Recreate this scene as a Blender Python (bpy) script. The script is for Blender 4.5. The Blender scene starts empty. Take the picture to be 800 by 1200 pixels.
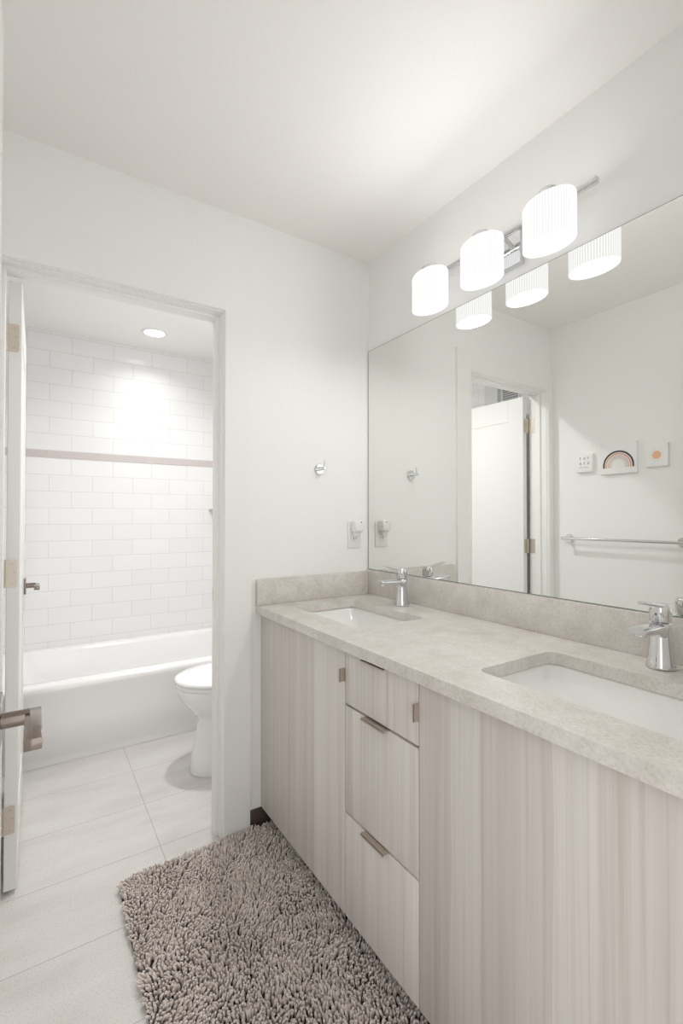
import bpy, bmesh, math, random
import numpy as np
from mathutils import Vector, Matrix, noise

random.seed(7)
rng = np.random.default_rng(7)
sc = bpy.context.scene
COL = sc.collection
PI = math.pi

# ------------------------------------------------------------------ camera
cam_data = bpy.data.cameras.new('camera')
cam = bpy.data.objects.new('camera', cam_data)
COL.objects.link(cam)
cam.location = (0, 0, 1.2402)
cam.rotation_euler = (math.radians(90.771), 0, math.radians(-33.131))
cam_data.sensor_width = 36
cam_data.sensor_fit = 'AUTO'
cam_data.lens = 547.035 / 1200 * 36
cam_data.shift_y = -1.12 / 1200
cam_data.clip_start = 0.01
sc.camera = cam

# ------------------------------------------------------------------ world, exposure
world = bpy.data.worlds.new('world')
sc.world = world
world.use_nodes = True
world.node_tree.nodes['Background'].inputs[0].default_value = (1.0, 0.995, 0.985, 1)
world.node_tree.nodes['Background'].inputs[1].default_value = 1.55
vs = sc.view_settings
vs.view_transform = 'Standard'
vs.look = 'None'
vs.gamma = 1
vs.use_curve_mapping = False
vs.exposure = 0.07
sc.cycles.max_bounces = 14
sc.cycles.diffuse_bounces = 8
sc.cycles.glossy_bounces = 8
sc.cycles.transparent_max_bounces = 12
sc.cycles.sample_clamp_indirect = 6.0
sc.cycles.caustics_reflective = True      # the big mirror throws light back into the room
sc.cycles.blur_glossy = 0.3
LAMP_DOWN, LAMP_FRONT, LAMP_UP = 1.05, 0.58, 0.30   # each vanity shade: light leaving its bottom, front and open top
DOWN_W, FILL_W = 2.0, 10.5     # tub room: recessed light over the tub, and an added unseen fill light
GLOW = 1.05           # glow of the frosted shades

# ------------------------------------------------------------------ materials
def new_mat(name):
    m = bpy.data.materials.new(name)
    m.use_nodes = True
    nt = m.node_tree
    return m, nt, nt.nodes['Principled BSDF']

def N(nt, typ, **kw):
    n = nt.nodes.new(typ)
    for k, v in kw.items():
        setattr(n, k, v)
    return n

def L(nt, a, b):
    nt.links.new(a, b)

def plain(name, col, rough=0.5, metal=0.0, coat=0.0, spec=None):
    m, nt, p = new_mat(name)
    p.inputs['Base Color'].default_value = (*col, 1)
    p.inputs['Roughness'].default_value = rough
    p.inputs['Metallic'].default_value = metal
    p.inputs['Coat Weight'].default_value = coat
    if spec is not None:
        p.inputs['Specular IOR Level'].default_value = spec
    return m

def add_bump(nt, p, height, strength, dist=0.001):
    b = N(nt, 'ShaderNodeBump')
    b.inputs['Strength'].default_value = strength
    b.inputs['Distance'].default_value = dist
    L(nt, height, b.inputs['Height'])
    L(nt, b.outputs[0], p.inputs['Normal'])

def paint(name, col, rough=0.6, bump=0.25, scale=130):
    m, nt, p = new_mat(name)
    p.inputs['Base Color'].default_value = (*col, 1)
    p.inputs['Roughness'].default_value = rough
    g = N(nt, 'ShaderNodeNewGeometry')
    n = N(nt, 'ShaderNodeTexNoise')
    n.inputs['Scale'].default_value = scale
    n.inputs['Detail'].default_value = 3
    L(nt, g.outputs['Position'], n.inputs['Vector'])
    add_bump(nt, p, n.outputs[0], bump, 0.002)
    return m

def math_node(nt, op, a, b):
    n = N(nt, 'ShaderNodeMath', operation=op)
    for i, v in enumerate((a, b)):
        if isinstance(v, (int, float)):
            n.inputs[i].default_value = v
        else:
            L(nt, v, n.inputs[i])
    return n.outputs[0]

def ramp(nt, fac, stops):
    r = N(nt, 'ShaderNodeValToRGB')
    els = r.color_ramp.elements
    while len(els) < len(stops):
        els.new(0.5)
    for e, (pos, c) in zip(els, stops):
        e.position = pos
        e.color = (*c, 1)
    L(nt, fac, r.inputs[0])
    return r.outputs[0]

def mixc(nt, fac, a, b, mode='MIX'):
    n = N(nt, 'ShaderNodeMix', data_type='RGBA', blend_type=mode)
    if isinstance(fac, (int, float)):
        n.inputs[0].default_value = fac
    else:
        L(nt, fac, n.inputs[0])
    for i, v in ((6, a), (7, b)):
        if isinstance(v, tuple):
            n.inputs[i].default_value = (*v, 1)
        else:
            L(nt, v, n.inputs[i])
    return n.outputs[2]

def subway(name, axis):
    m, nt, p = new_mat(name)
    g = N(nt, 'ShaderNodeNewGeometry')
    s = N(nt, 'ShaderNodeSeparateXYZ')
    L(nt, g.outputs['Position'], s.inputs[0])
    up = math_node(nt, 'GREATER_THAN', s.outputs[2], 1.646)
    v = math_node(nt, 'ADD', s.outputs[2], -1.622 + 0.107 * 20)
    v = math_node(nt, 'SUBTRACT', v, math_node(nt, 'MULTIPLY', up, 0.050))
    u = math_node(nt, 'ADD', s.outputs[axis], 0.059 + 20 * 0.2475)
    u = math_node(nt, 'SUBTRACT', u, math_node(nt, 'MULTIPLY', up, 0.12375))
    c = N(nt, 'ShaderNodeCombineXYZ')
    L(nt, u, c.inputs[0])
    L(nt, v, c.inputs[1])
    b = N(nt, 'ShaderNodeTexBrick', offset=0.5, offset_frequency=2, squash=1.0)
    b.inputs['Color1'].default_value = (0.84, 0.84, 0.84, 1)
    b.inputs['Color2'].default_value = (0.86, 0.86, 0.86, 1)
    b.inputs['Mortar'].default_value = (0.66, 0.65, 0.64, 1)
    b.inputs['Scale'].default_value = 1
    b.inputs['Mortar Size'].default_value = 0.0013
    b.inputs['Mortar Smooth'].default_value = 0.2
    b.inputs['Brick Width'].default_value = 0.2475
    b.inputs['Row Height'].default_value = 0.107
    L(nt, c.outputs[0], b.inputs['Vector'])
    L(nt, b.outputs['Color'], p.inputs['Base Color'])
    p.inputs['Roughness'].default_value = 0.12
    inv = math_node(nt, 'SUBTRACT', 1.0, b.outputs['Fac'])
    add_bump(nt, p, inv, 0.4, 0.0015)
    return m

def floor_tile(name):
    m, nt, p = new_mat(name)
    g = N(nt, 'ShaderNodeNewGeometry')
    mp = N(nt, 'ShaderNodeMapping')
    mp.inputs['Location'].default_value = (-0.40 + 0.61 * 20, -1.557 + 0.308 * 20, 0)
    L(nt, g.outputs['Position'], mp.inputs[0])
    b = N(nt, 'ShaderNodeTexBrick', offset=0.0, squash=1.0)
    b.inputs['Color1'].default_value = (0.1, 0.1, 0.1, 1)
    b.inputs['Color2'].default_value = (0.9, 0.9, 0.9, 1)
    b.inputs['Scale'].default_value = 1
    b.inputs['Mortar Size'].default_value = 0.0012
    b.inputs['Mortar Smooth'].default_value = 0.1
    b.inputs['Brick Width'].default_value = 0.61
    b.inputs['Row Height'].default_value = 0.308
    L(nt, mp.outputs[0], b.inputs['Vector'])
    n1 = N(nt, 'ShaderNodeTexNoise'); n1.inputs['Scale'].default_value = 260; n1.inputs['Detail'].default_value = 2
    n2 = N(nt, 'ShaderNodeTexNoise'); n2.inputs['Scale'].default_value = 5; n2.inputs['Detail'].default_value = 6
    mp2 = N(nt, 'ShaderNodeMapping'); mp2.inputs['Scale'].default_value = (0.6, 2.2, 1)
    L(nt, g.outputs['Position'], mp2.inputs[0])
    L(nt, g.outputs['Position'], n1.inputs['Vector'])
    L(nt, mp2.outputs[0], n2.inputs['Vector'])
    base = ramp(nt, n2.outputs[0], [(0.3, (0.595, 0.57, 0.55)), (0.52, (0.65, 0.63, 0.61)), (0.75, (0.68, 0.665, 0.65))])
    spk = ramp(nt, n1.outputs[0], [(0.33, (0.80, 0.78, 0.76)), (0.46, (1, 1, 1)), (0.62, (1, 1, 1)), (0.75, (1.05, 1.05, 1.05))])
    c = mixc(nt, 1.0, base, spk, 'MULTIPLY')
    c = mixc(nt, b.outputs['Fac'], c, (0.37, 0.345, 0.325))
    L(nt, c, p.inputs['Base Color'])
    p.inputs['Roughness'].default_value = 0.42
    inv = math_node(nt, 'SUBTRACT', 1.0, b.outputs['Fac'])
    add_bump(nt, p, inv, 0.3, 0.001)
    return m

def quartz(name):
    m, nt, p = new_mat(name)
    g = N(nt, 'ShaderNodeNewGeometry')
    n1 = N(nt, 'ShaderNodeTexNoise'); n1.inputs['Scale'].default_value = 14; n1.inputs['Detail'].default_value = 8; n1.inputs['Roughness'].default_value = 0.65
    n2 = N(nt, 'ShaderNodeTexNoise'); n2.inputs['Scale'].default_value = 170; n2.inputs['Detail'].default_value = 3
    n3 = N(nt, 'ShaderNodeTexVoronoi'); n3.inputs['Scale'].default_value = 60
    for n in (n1, n2, n3):
        L(nt, g.outputs['Position'], n.inputs['Vector'])
    base = ramp(nt, n1.outputs[0], [(0.32, (0.60, 0.565, 0.53)), (0.5, (0.66, 0.63, 0.595)), (0.68, (0.71, 0.69, 0.66))])
    spk = ramp(nt, n2.outputs[0], [(0.30, (0.88, 0.865, 0.85)), (0.5, (1, 1, 1)), (0.7, (1.05, 1.05, 1.05))])
    c = mixc(nt, 1.0, base, spk, 'MULTIPLY')
    fl = ramp(nt, n3.outputs[0], [(0.0, (1.15, 1.14, 1.12)), (0.12, (1, 1, 1))])
    c = mixc(nt, 1.0, c, fl, 'MULTIPLY')
    L(nt, c, p.inputs['Base Color'])
    p.inputs['Roughness'].default_value = 0.22
    return m

def oak(name):
    m, nt, p = new_mat(name)
    g = N(nt, 'ShaderNodeNewGeometry')
    oi = N(nt, 'ShaderNodeObjectInfo')
    off = N(nt, 'ShaderNodeVectorMath', operation='ADD')
    sc_ = math_node(nt, 'MULTIPLY', oi.outputs['Random'], 7.0)
    cx = N(nt, 'ShaderNodeCombineXYZ')
    L(nt, sc_, cx.inputs[0]); L(nt, sc_, cx.inputs[1])
    L(nt, g.outputs['Position'], off.inputs[0]); L(nt, cx.outputs[0], off.inputs[1])
    def noise_at(sx, sy, sz, detail, rough=0.5, dist=0.0):
        mp = N(nt, 'ShaderNodeMapping'); mp.inputs['Scale'].default_value = (sx, sy, sz)
        n = N(nt, 'ShaderNodeTexNoise'); n.inputs['Scale'].default_value = 1
        n.inputs['Detail'].default_value = detail; n.inputs['Roughness'].default_value = rough
        n.inputs['Distortion'].default_value = dist
        L(nt, off.outputs[0], mp.inputs[0]); L(nt, mp.outputs[0], n.inputs['Vector'])
        return n.outputs[0]
    wob = noise_at(8, 8, 1.6, 2)
    fine = noise_at(150, 150, 1.2, 3, 0.6, 0.15)
    mid = noise_at(42, 42, 0.55, 4, 0.6, 0.25)
    s = N(nt, 'ShaderNodeSeparateXYZ'); L(nt, off.outputs[0], s.inputs[0])
    yy = math_node(nt, 'ADD', s.outputs[1], math_node(nt, 'MULTIPLY', wob, 0.03))
    pl = math_node(nt, 'FLOOR', math_node(nt, 'MULTIPLY', yy, 12.5), 0)
    wn = N(nt, 'ShaderNodeTexWhiteNoise', noise_dimensions='1D'); L(nt, pl, wn.inputs['W'])
    base = ramp(nt, mid, [(0.28, (0.575, 0.525, 0.49)), (0.42, (0.655, 0.617, 0.59)), (0.6, (0.69, 0.655, 0.633)), (0.75, (0.715, 0.69, 0.673))])
    lines = ramp(nt, fine, [(0.28, (0.89, 0.87, 0.85)), (0.44, (0.98, 0.976, 0.972)), (0.6, (1.015, 1.015, 1.015))])
    c = mixc(nt, 1.0, base, lines, 'MULTIPLY')
    band = ramp(nt, wn.outputs[0], [(0.0, (0.90, 0.885, 0.87)), (0.5, (0.99, 0.985, 0.98)), (1.0, (1.05, 1.055, 1.06))])
    c = mixc(nt, 1.0, c, band, 'MULTIPLY')
    L(nt, c, p.inputs['Base Color'])
    p.inputs['Roughness'].default_value = 0.5
    add_bump(nt, p, fine, 0.12, 0.0006)
    return m

def shade_glass(name):
    """ribbed frosted glass, lit from inside"""
    m, nt, p = new_mat(name)
    out = nt.nodes['Material Output']
    tc = N(nt, 'ShaderNodeTexCoord')
    s = N(nt, 'ShaderNodeSeparateXYZ'); L(nt, tc.outputs['Object'], s.inputs[0])
    # hotter around the bulb's height, ribs a little denser than the flutes between them
    ang = math_node(nt, 'ARCTAN2', math_node(nt, 'DIVIDE', s.outputs[1], 0.075), math_node(nt, 'DIVIDE', s.outputs[0], 0.052))
    rib = math_node(nt, 'SINE', math_node(nt, 'MULTIPLY', ang, 56), 0)
    fl = math_node(nt, 'SMOOTH_MIN', math_node(nt, 'ADD', math_node(nt, 'MULTIPLY', rib, 0.9), 0.75), 1.0)
    fl = math_node(nt, 'MAXIMUM', fl, 0.0)
    st = math_node(nt, 'ADD', math_node(nt, 'MULTIPLY', fl, GLOW - 0.82), 0.82)
    e = N(nt, 'ShaderNodeEmission'); e.inputs[0].default_value = (1.0, 0.993, 0.985, 1)
    L(nt, st, e.inputs[1])
    d = N(nt, 'ShaderNodeBsdfDiffuse'); d.inputs[0].default_value = (0.05, 0.05, 0.05, 1)
    ad = N(nt, 'ShaderNodeAddShader')
    L(nt, e.outputs[0], ad.inputs[0]); L(nt, d.outputs[0], ad.inputs[1])
    L(nt, ad.outputs[0], out.inputs[0])
    return m

def emit(name, col, strength):
    m, nt, p = new_mat(name)
    p.inputs['Base Color'].default_value = (*col, 1)
    p.inputs['Emission Color'].default_value = (*col, 1)
    p.inputs['Emission Strength'].default_value = strength
    return m

def yarn(name):
    m, nt, p = new_mat(name)
    a = N(nt, 'ShaderNodeAttribute', attribute_name='tone')
    g = N(nt, 'ShaderNodeNewGeometry')
    n = N(nt, 'ShaderNodeTexNoise'); n.inputs['Scale'].default_value = 9; n.inputs['Detail'].default_value = 3
    L(nt, g.outputs['Position'], n.inputs['Vector'])
    f = math_node(nt, 'ADD', math_node(nt, 'MULTIPLY', a.outputs['Fac'], 0.6), math_node(nt, 'MULTIPLY', n.outputs[0], 0.4))
    c = ramp(nt, f, [(0.15, (0.44, 0.375, 0.34)), (0.5, (0.64, 0.57, 0.53)), (0.9, (0.80, 0.74, 0.705))])
    L(nt, c, p.inputs['Base Color'])
    p.inputs['Roughness'].default_value = 0.85
    p.inputs['Sheen Weight'].default_value = 0.3
    return m

M = {}
M['wall'] = paint('wall_paint', (0.86, 0.855, 0.843), 0.55, 0.30, 95)
M['ceil'] = paint('ceiling_paint', (0.87, 0.86, 0.845), 0.7, 0.25, 70)
M['trim'] = paint('trim_paint', (0.85, 0.85, 0.835), 0.5, 0.0, 60)
M['door'] = paint('door_paint', (0.80, 0.80, 0.785), 0.38, 0.0, 60)
M['tilex'] = subway('subway_tile_x', 0)
M['tiley'] = subway('subway_tile_y', 1)
M['band'] = plain('accent_tile', (0.60, 0.545, 0.53), 0.3)
M['floor'] = floor_tile('floor_tile')
M['quartz'] = quartz('beige_quartz')
M['oak'] = oak('bleached_oak')
M['oakdark'] = plain('oak_core_edge', (0.42, 0.34, 0.27), 0.6)
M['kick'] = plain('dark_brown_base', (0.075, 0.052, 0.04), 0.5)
M['chrome'] = plain('chrome', (0.72, 0.725, 0.735), 0.06, 1.0)
M['nickel'] = plain('brushed_nickel', (0.56, 0.49, 0.435), 0.42, 0.75)
M['satin'] = plain('satin_nickel', (0.66, 0.60, 0.53), 0.42, 1.0)
M['lever'] = plain('polished_nickel', (0.27, 0.225, 0.20), 0.14, 1.0)
M['dark'] = plain('dark_recess', (0.03, 0.028, 0.025), 0.6)
M['ceramic'] = plain('white_ceramic', (0.86, 0.86, 0.845), 0.08, 0, 0.4)
M['acrylic'] = plain('white_acrylic', (0.89, 0.885, 0.88), 0.14, 0, 0.2)
M['seat'] = plain('white_seat_plastic', (0.86, 0.86, 0.855), 0.2)
M['plastic'] = plain('white_plastic', (0.82, 0.82, 0.81), 0.35)
M['shade'] = shade_glass('frosted_shade')
M['diffuser'] = emit('lit_diffuser', (1.0, 0.995, 0.985), 1.25)
M['downlens'] = emit('downlight_lens', (1.0, 0.995, 0.99), 4.0)
M['mirror'] = plain('mirror_silver', (0.875, 0.885, 0.865), 0.0, 1.0)
M['mirroredge'] = plain('mirror_edge', (0.25, 0.29, 0.26), 0.2)
M['canvas'] = plain('white_canvas', (0.85, 0.85, 0.84), 0.7)
M['yarn'] = yarn('chenille_yarn')
M['backing'] = plain('rug_backing', (0.03, 0.022, 0.018), 0.9)
M['vent'] = plain('grey_vent_metal', (0.28, 0.28, 0.285), 0.5)
M['palegrey'] = plain('pale_grey_plastic', (0.68, 0.68, 0.685), 0.5)
for nm, c in (('ink', (0.075, 0.055, 0.06)), ('terracotta', (0.68, 0.36, 0.24)), ('blush', (0.72, 0.52, 0.44)),
              ('lavender', (0.50, 0.50, 0.58)), ('cream', (0.80, 0.68, 0.50)), ('peach', (0.82, 0.48, 0.30)),
              ('greyink', (0.22, 0.22, 0.23)), ('blue', (0.03, 0.06, 0.22))):
    M[nm] = plain('print_' + nm, c, 0.7)

# ------------------------------------------------------------------ mesh helpers
def BM():
    return bmesh.new()

def box(bm, x0, x1, y0, y1, z0, z1, bev=0.0, seg=2):
    r = bmesh.ops.create_cube(bm, size=1)
    vs_ = r['verts']
    for v in vs_:
        v.co = Vector((x0 + (v.co.x + .5) * (x1 - x0), y0 + (v.co.y + .5) * (y1 - y0), z0 + (v.co.z + .5) * (z1 - z0)))
    if bev > 0:
        es = list({e for v in vs_ for e in v.link_edges})
        bmesh.ops.bevel(bm, geom=es, offset=bev, segments=seg, profile=0.5, affect='EDGES')
    return bm

def loft(bm, rings, cap0=True, cap1=True):
    R = [[bm.verts.new(p) for p in r] for r in rings]
    n = len(R[0])
    for a, b in zip(R, R[1:]):
        for i in range(n):
            j = (i + 1) % n
            bm.faces.new((a[i], a[j], b[j], b[i]))
    if cap0:
        bm.faces.new(list(reversed(R[0])))
    if cap1:
        bm.faces.new(R[-1])
    return R

def frame_of(d):
    d = Vector(d).normalized()
    u = d.orthogonal().normalized()
    return u, d.cross(u)

def tube(bm, p0, p1, r0, r1=None, n=20, bev=0.0):
    r1 = r0 if r1 is None else r1
    p0, p1 = Vector(p0), Vector(p1)
    u, w = frame_of(p1 - p0)
    d = (p1 - p0).normalized()
    def ring(c, r):
        return [c + (u * math.cos(2 * PI * i / n) + w * math.sin(2 * PI * i / n)) * r for i in range(n)]
    if bev > 0:
        rs = [ring(p0, r0 - bev), ring(p0 + d * bev, r0), ring(p1 - d * bev, r1), ring(p1, r1 - bev)]
    else:
        rs = [ring(p0, r0), ring(p1, r1)]
    loft(bm, rs)

def sweep(bm, pts, radii, n=16, squash=None):
    """round tube through points; squash=(a,b) scales the two cross axes"""
    pts = [Vector(p) for p in pts]
    rings = []
    u = None
    for i, p in enumerate(pts):
        d = (pts[min(i + 1, len(pts) - 1)] - pts[max(i - 1, 0)]).normalized()
        if u is None:
            u = d.orthogonal().normalized()
        u = (u - d * u.dot(d)).normalized()
        w = d.cross(u)
        r = radii[i] if isinstance(radii, (list, tuple)) else radii
        rings.append([p + (u * math.cos(2 * PI * k / n) + w * math.sin(2 * PI * k / n)) * r for k in range(n)])
    loft(bm, rings)

def lathe(bm, prof, c=(0, 0, 0), n=32, ex=1.0, ey=1.0):
    rings = [[(c[0] + r * ex * math.cos(2 * PI * i / n), c[1] + r * ey * math.sin(2 * PI * i / n), c[2] + z) for i in range(n)] for r, z in prof]
    loft(bm, rings)

def rrect(x0, x1, y0, y1, r, n=6):
    pts = []
    for cx, cy, a0 in ((x1 - r, y1 - r, 0), (x0 + r, y1 - r, 90), (x0 + r, y0 + r, 180), (x1 - r, y0 + r, 270)):
        for i in range(n + 1):
            a = math.radians(a0 + 90 * i / n)
            pts.append((cx + r * math.cos(a), cy + r * math.sin(a)))
    return pts

def obj(name, bm, mat, parent=None, smooth=True, ang=0.6, recalc=True):
    if recalc:
        bmesh.ops.recalc_face_normals(bm, faces=bm.faces)
    if smooth:
        for f in bm.faces:
            f.smooth = True
        for e in bm.edges:
            if len(e.link_faces) == 2 and e.calc_face_angle(0) > ang:
                e.smooth = False
    me = bpy.data.meshes.new(name)
    bm.to_mesh(me)
    bm.free()
    mats = mat if isinstance(mat, (list, tuple)) else [mat]
    for m in mats:
        me.materials.append(m)
    o = bpy.data.objects.new(name, me)
    COL.objects.link(o)
    if parent is not None:
        o.parent = parent
        o.matrix_parent_inverse = Matrix.Translation(-Vector(parent.location))
    return o

def tag(o, label, cat=None, group=None, kind=None):
    o['label'] = label
    if cat:
        o['category'] = cat
    if group:
        o['group'] = group
    if kind:
        o['kind'] = kind
    return o

def thing(name, loc, label, cat, group=None):
    o = bpy.data.objects.new(name, None)
    COL.objects.link(o)
    o.location = loc
    o.empty_display_size = 0.05
    return tag(o, label, cat, group)

def struct(name, bm, mat, label, cat, parent=None, smooth=False):
    o = obj(name, bm, mat, parent, smooth=smooth)
    return tag(o, label, cat, None, 'structure')

# ------------------------------------------------------------------ key sizes (metres)
H = 2.44
XW = 1.306           # mirror wall
XM = 1.2995          # mirror face
YB, YB2 = 1.766, 1.878   # back wall, both faces
XL = -0.158          # wall opposite the mirror
XT = -0.235          # tub room left wall
YT = 3.5295          # tiled wall
YN0, YN1 = 0.045, 0.16   # near wall with the entry doorway
DX0, DX1, DH = -0.098, 0.600, 2.036   # tub room doorway, clear
ZC = 0.887

# ------------------------------------------------------------------ setting
bm = BM(); box(bm, -1.6, 2.2, -1.4, YT + 0.1, -0.06, 0)
struct('floor', bm, M['floor'], 'pale greige stone-look floor tiles running through both rooms', 'floor')
bm = BM(); box(bm, XT - 0.1, XW + 0.1, YN0, YT + 0.1, H, H + 0.06)
struct('ceiling', bm, M['ceil'], 'smooth white painted ceiling over vanity and tub', 'ceiling')
bm = BM(); box(bm, XW, XW + 0.1, YN0, YT + 0.1, 0, H)
struct('wall_right', bm, M['wall'], 'white textured wall behind the long mirror', 'wall')
bm = BM(); box(bm, XL - 0.08, XL, YN0, YB, 0, H)
struct('wall_left', bm, M['wall'], 'white wall with towel bar and small pictures seen in mirror', 'wall')
bm = BM()
box(bm, XT - 0.1, DX0 - 0.018, YB, YB2, 0, H)
box(bm, DX1 + 0.018, XW, YB, YB2, 0, H)
box(bm, DX0 - 0.018, DX1 + 0.018, YB, YB2, DH + 0.018, H)
struct('wall_back', bm, M['wall'], 'white wall with the doorway to the tub room', 'wall')
bm = BM()
box(bm, XL, -0.062, YN0, YN1, 0, H)
box(bm, 0.72, XW, YN0, YN1, 0, H)
box(bm, -0.062, 0.72, YN0, YN1, 2.05, H)
struct('wall_near', bm, M['wall'], 'white wall around the entry doorway behind the camera', 'wall')
bm = BM(); box(bm, XT - 0.1, XT, YB2, YT, 0, H)
struct('wall_tub_left', bm, M['tiley'], 'white tiled wall at the left end of the bathtub', 'wall')
bm = BM(); box(bm, XT - 0.1, XW, YT, YT + 0.1, 0, H)
struct('wall_tub_back', bm, M['tilex'], 'long white subway tile wall behind the bathtub', 'wall')
bm = BM(); box(bm, XW - 0.008, XW, 2.72, YT, 0, H)
struct('wall_tub_right', bm, M['tiley'], 'white tiled wall at the right end of the bathtub', 'wall')
bm = BM()
for i in range(6):
    x0 = XT + 0.305 * i - 0.02
    box(bm, max(XT, x0 + 0.001), min(XW - 0.008, x0 + 0.304), YT - 0.003, YT + 0.01, 1.624, 1.670, 0.001, 1)
struct('trim_1', bm, M['band'], 'greige accent tile stripe across white subway wall', 'tile stripe')

# tub room doorway: jamb lining, stops, casing
bm = BM()
box(bm, DX1, DX1 + 0.018, YB - 0.004, YB2 + 0.004, 0, DH, 0.002)
box(bm, DX0 - 0.018, DX0, YB - 0.004, YB2 + 0.004, 0, DH, 0.002)
box(bm, DX0 - 0.018, DX1 + 0.018, YB - 0.004, YB2 + 0.004, DH, DH + 0.018, 0.002)
box(bm, DX1 - 0.011, DX1 + 0.002, YB + 0.034, YB + 0.072, 0, DH - 0.01, 0.002)
box(bm, DX0 - 0.002, DX0 + 0.011, YB + 0.034, YB + 0.072, 0, DH - 0.01, 0.002)
box(bm, DX0, DX1, YB + 0.034, YB + 0.072, DH - 0.011, DH + 0.002, 0.002)
jamb = struct('trim_2', bm, M['trim'], 'white door jamb lining inside the tub room doorway', 'door jamb', smooth=True)
bm = BM(); box(bm, DX1 - 0.0015, DX1 + 0.001, YB2 - 0.03, YB2 - 0.002, 0.905, 0.955, 0.0005, 1)
o = obj('strike_plate', bm, M['satin'], jamb); o['label'] = 'satin nickel strike plate'
bm = BM()
T0, T1 = YB - 0.017, YB + 0.001
def u_frame(bm, o, i, y0, y1):
    """door-frame shaped board: outer (x0, x1, top), inner (x0, x1, top)"""
    pts = [(o[0], 0), (o[0], o[2]), (o[1], o[2]), (o[1], 0), (i[1], 0), (i[1], i[2]), (i[0], i[2]), (i[0], 0)]
    a = [bm.verts.new((x, y0, z)) for x, z in pts]
    b = [bm.verts.new((x, y1, z)) for x, z in pts]
    for q in ((0, 1, 6, 7), (1, 2, 5, 6), (2, 3, 4, 5)):
        bm.faces.new([a[k] for k in q]); bm.faces.new([b[k] for k in reversed(q)])
    for k in range(8):
        j = (k + 1) % 8
        bm.faces.new((a[k], a[j], b[j], b[k]))
u_frame(bm, (XL + 0.001, DX1 + 0.113, 2.158), (DX0 - 0.0215, DX1 + 0.0215, DH + 0.0215), YB - 0.015, T1)
u_frame(bm, (DX0 - 0.0225, DX1 + 0.0225, DH + 0.0225), (DX0 - 0.006, DX1 + 0.006, DH + 0.006), YB - 0.018, T1)
u_frame(bm, (DX0 - 0.007, DX1 + 0.007, DH + 0.007), (DX0 - 0.004, DX1 + 0.004, DH + 0.004), YB - 0.011, T1)
struct('trim_3', bm, M['trim'], 'wide flat white casing around the tub room doorway', 'door casing', smooth=True)
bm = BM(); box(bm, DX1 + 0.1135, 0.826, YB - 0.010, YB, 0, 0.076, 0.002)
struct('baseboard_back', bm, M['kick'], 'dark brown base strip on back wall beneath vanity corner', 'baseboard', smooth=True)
# entry doorway lining
bm = BM()
box(bm, -0.062, -0.050, YN0, YN1, 0, 2.05)
box(bm, 0.708, 0.72, YN0, YN1, 0, 2.05)
box(bm, -0.050, 0.708, YN0, YN1, 2.038, 2.05)
struct('trim_4', bm, M['trim'], 'white jamb lining of the entry doorway', 'door jamb')

# ------------------------------------------------------------------ doors
def hinge(parent, x0, x1, y, z, cx, jamb_side=True):
    bm = BM()
    pts = rrect(x0, x1, z - 0.046, z + 0.046, 0.006, 3)
    loft(bm, [[(a, y - 0.0022, b) for a, b in pts], [(a, y, b) for a, b in pts]])
    h = obj('hinge', bm, M['satin'], parent)
    h['label'] = 'satin nickel butt hinge'
    bm = BM()
    for k in range(5):
        zz = z - 0.046 + k * 0.0184
        tube(bm, (cx, y - 0.002, zz + 0.0006), (cx, y - 0.002, zz + 0.0178), 0.0058, n=14)
    obj('knuckle', bm, M['satin'], h)
    if jamb_side:
        bm = BM(); box(bm, DX0 + 0.0002, DX0 + 0.002, YB2 - 0.034, YB2 + 0.002, z - 0.046, z + 0.046, 0.0008, 1)
        obj('jamb_leaf', bm, M['satin'], h)
    xm = (x0 + x1) / 2
    for k, (dx, dz) in enumerate(((0.003, 0.033), (0.009, 0.004), (0.003, -0.033))):
        bm = BM()
        tube(bm, (xm + dx, y - 0.0020, z + dz), (xm + dx, y - 0.0030, z + dz), 0.0033, n=12)
        obj('screw', bm, M['nickel'], h)

def lever_set(parent, xf, y, z):
    """square rose, neck and flat lever pointing back to the hinge side (towards -y)"""
    bm = BM(); box(bm, xf, xf + 0.009, y - 0.034, y + 0.034, z - 0.034, z + 0.034, 0.0015)
    r = obj('door_handle', bm, M['lever'], parent)
    r['label'] = 'polished nickel lever handle on a square rose'
    bm = BM(); tube(bm, (xf + 0.008, y, z), (xf + 0.044, y, z), 0.0115, n=24)
    obj('neck', bm, M['lever'], r)
    bm = BM(); box(bm, xf + 0.038, xf + 0.059, y - 0.110, y + 0.0125, z - 0.008, z + 0.008, 0.0012)
    obj('lever', bm, M['lever'], r)

# the leaf of the tub room door, swung open, hinge edge towards us
bm = BM()
x0, x1, y0, y1, z0, z1 = -0.083, -0.046, 1.893, 2.585, 0.014, 2.028
box(bm, x0, x1, y0, y0 + 0.115, z0, z1, 0.0015, 1)
box(bm, x0, x1, y1 - 0.115, y1, z0, z1, 0.0015, 1)
box(bm, x0, x1, y0 + 0.114, y1 - 0.114, z1 - 0.15, z1, 0.0015, 1)
box(bm, x0, x1, y0 + 0.114, y1 - 0.114, z0, z0 + 0.2, 0.0015, 1)
box(bm, x0 + 0.0035, x1 - 0.0035, y0 + 0.113, y1 - 0.113, z0 + 0.19, z1 - 0.14)
door1 = struct('door_1', bm, M['door'], 'white panelled tub room door swung open, hinge edge showing', 'door', smooth=True)
for z in (1.838, 1.054, 0.245):
    hinge(door1, -0.087, -0.053, y0, z, -0.090)
lever_set(door1, x1, 2.515, 0.935)

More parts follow.
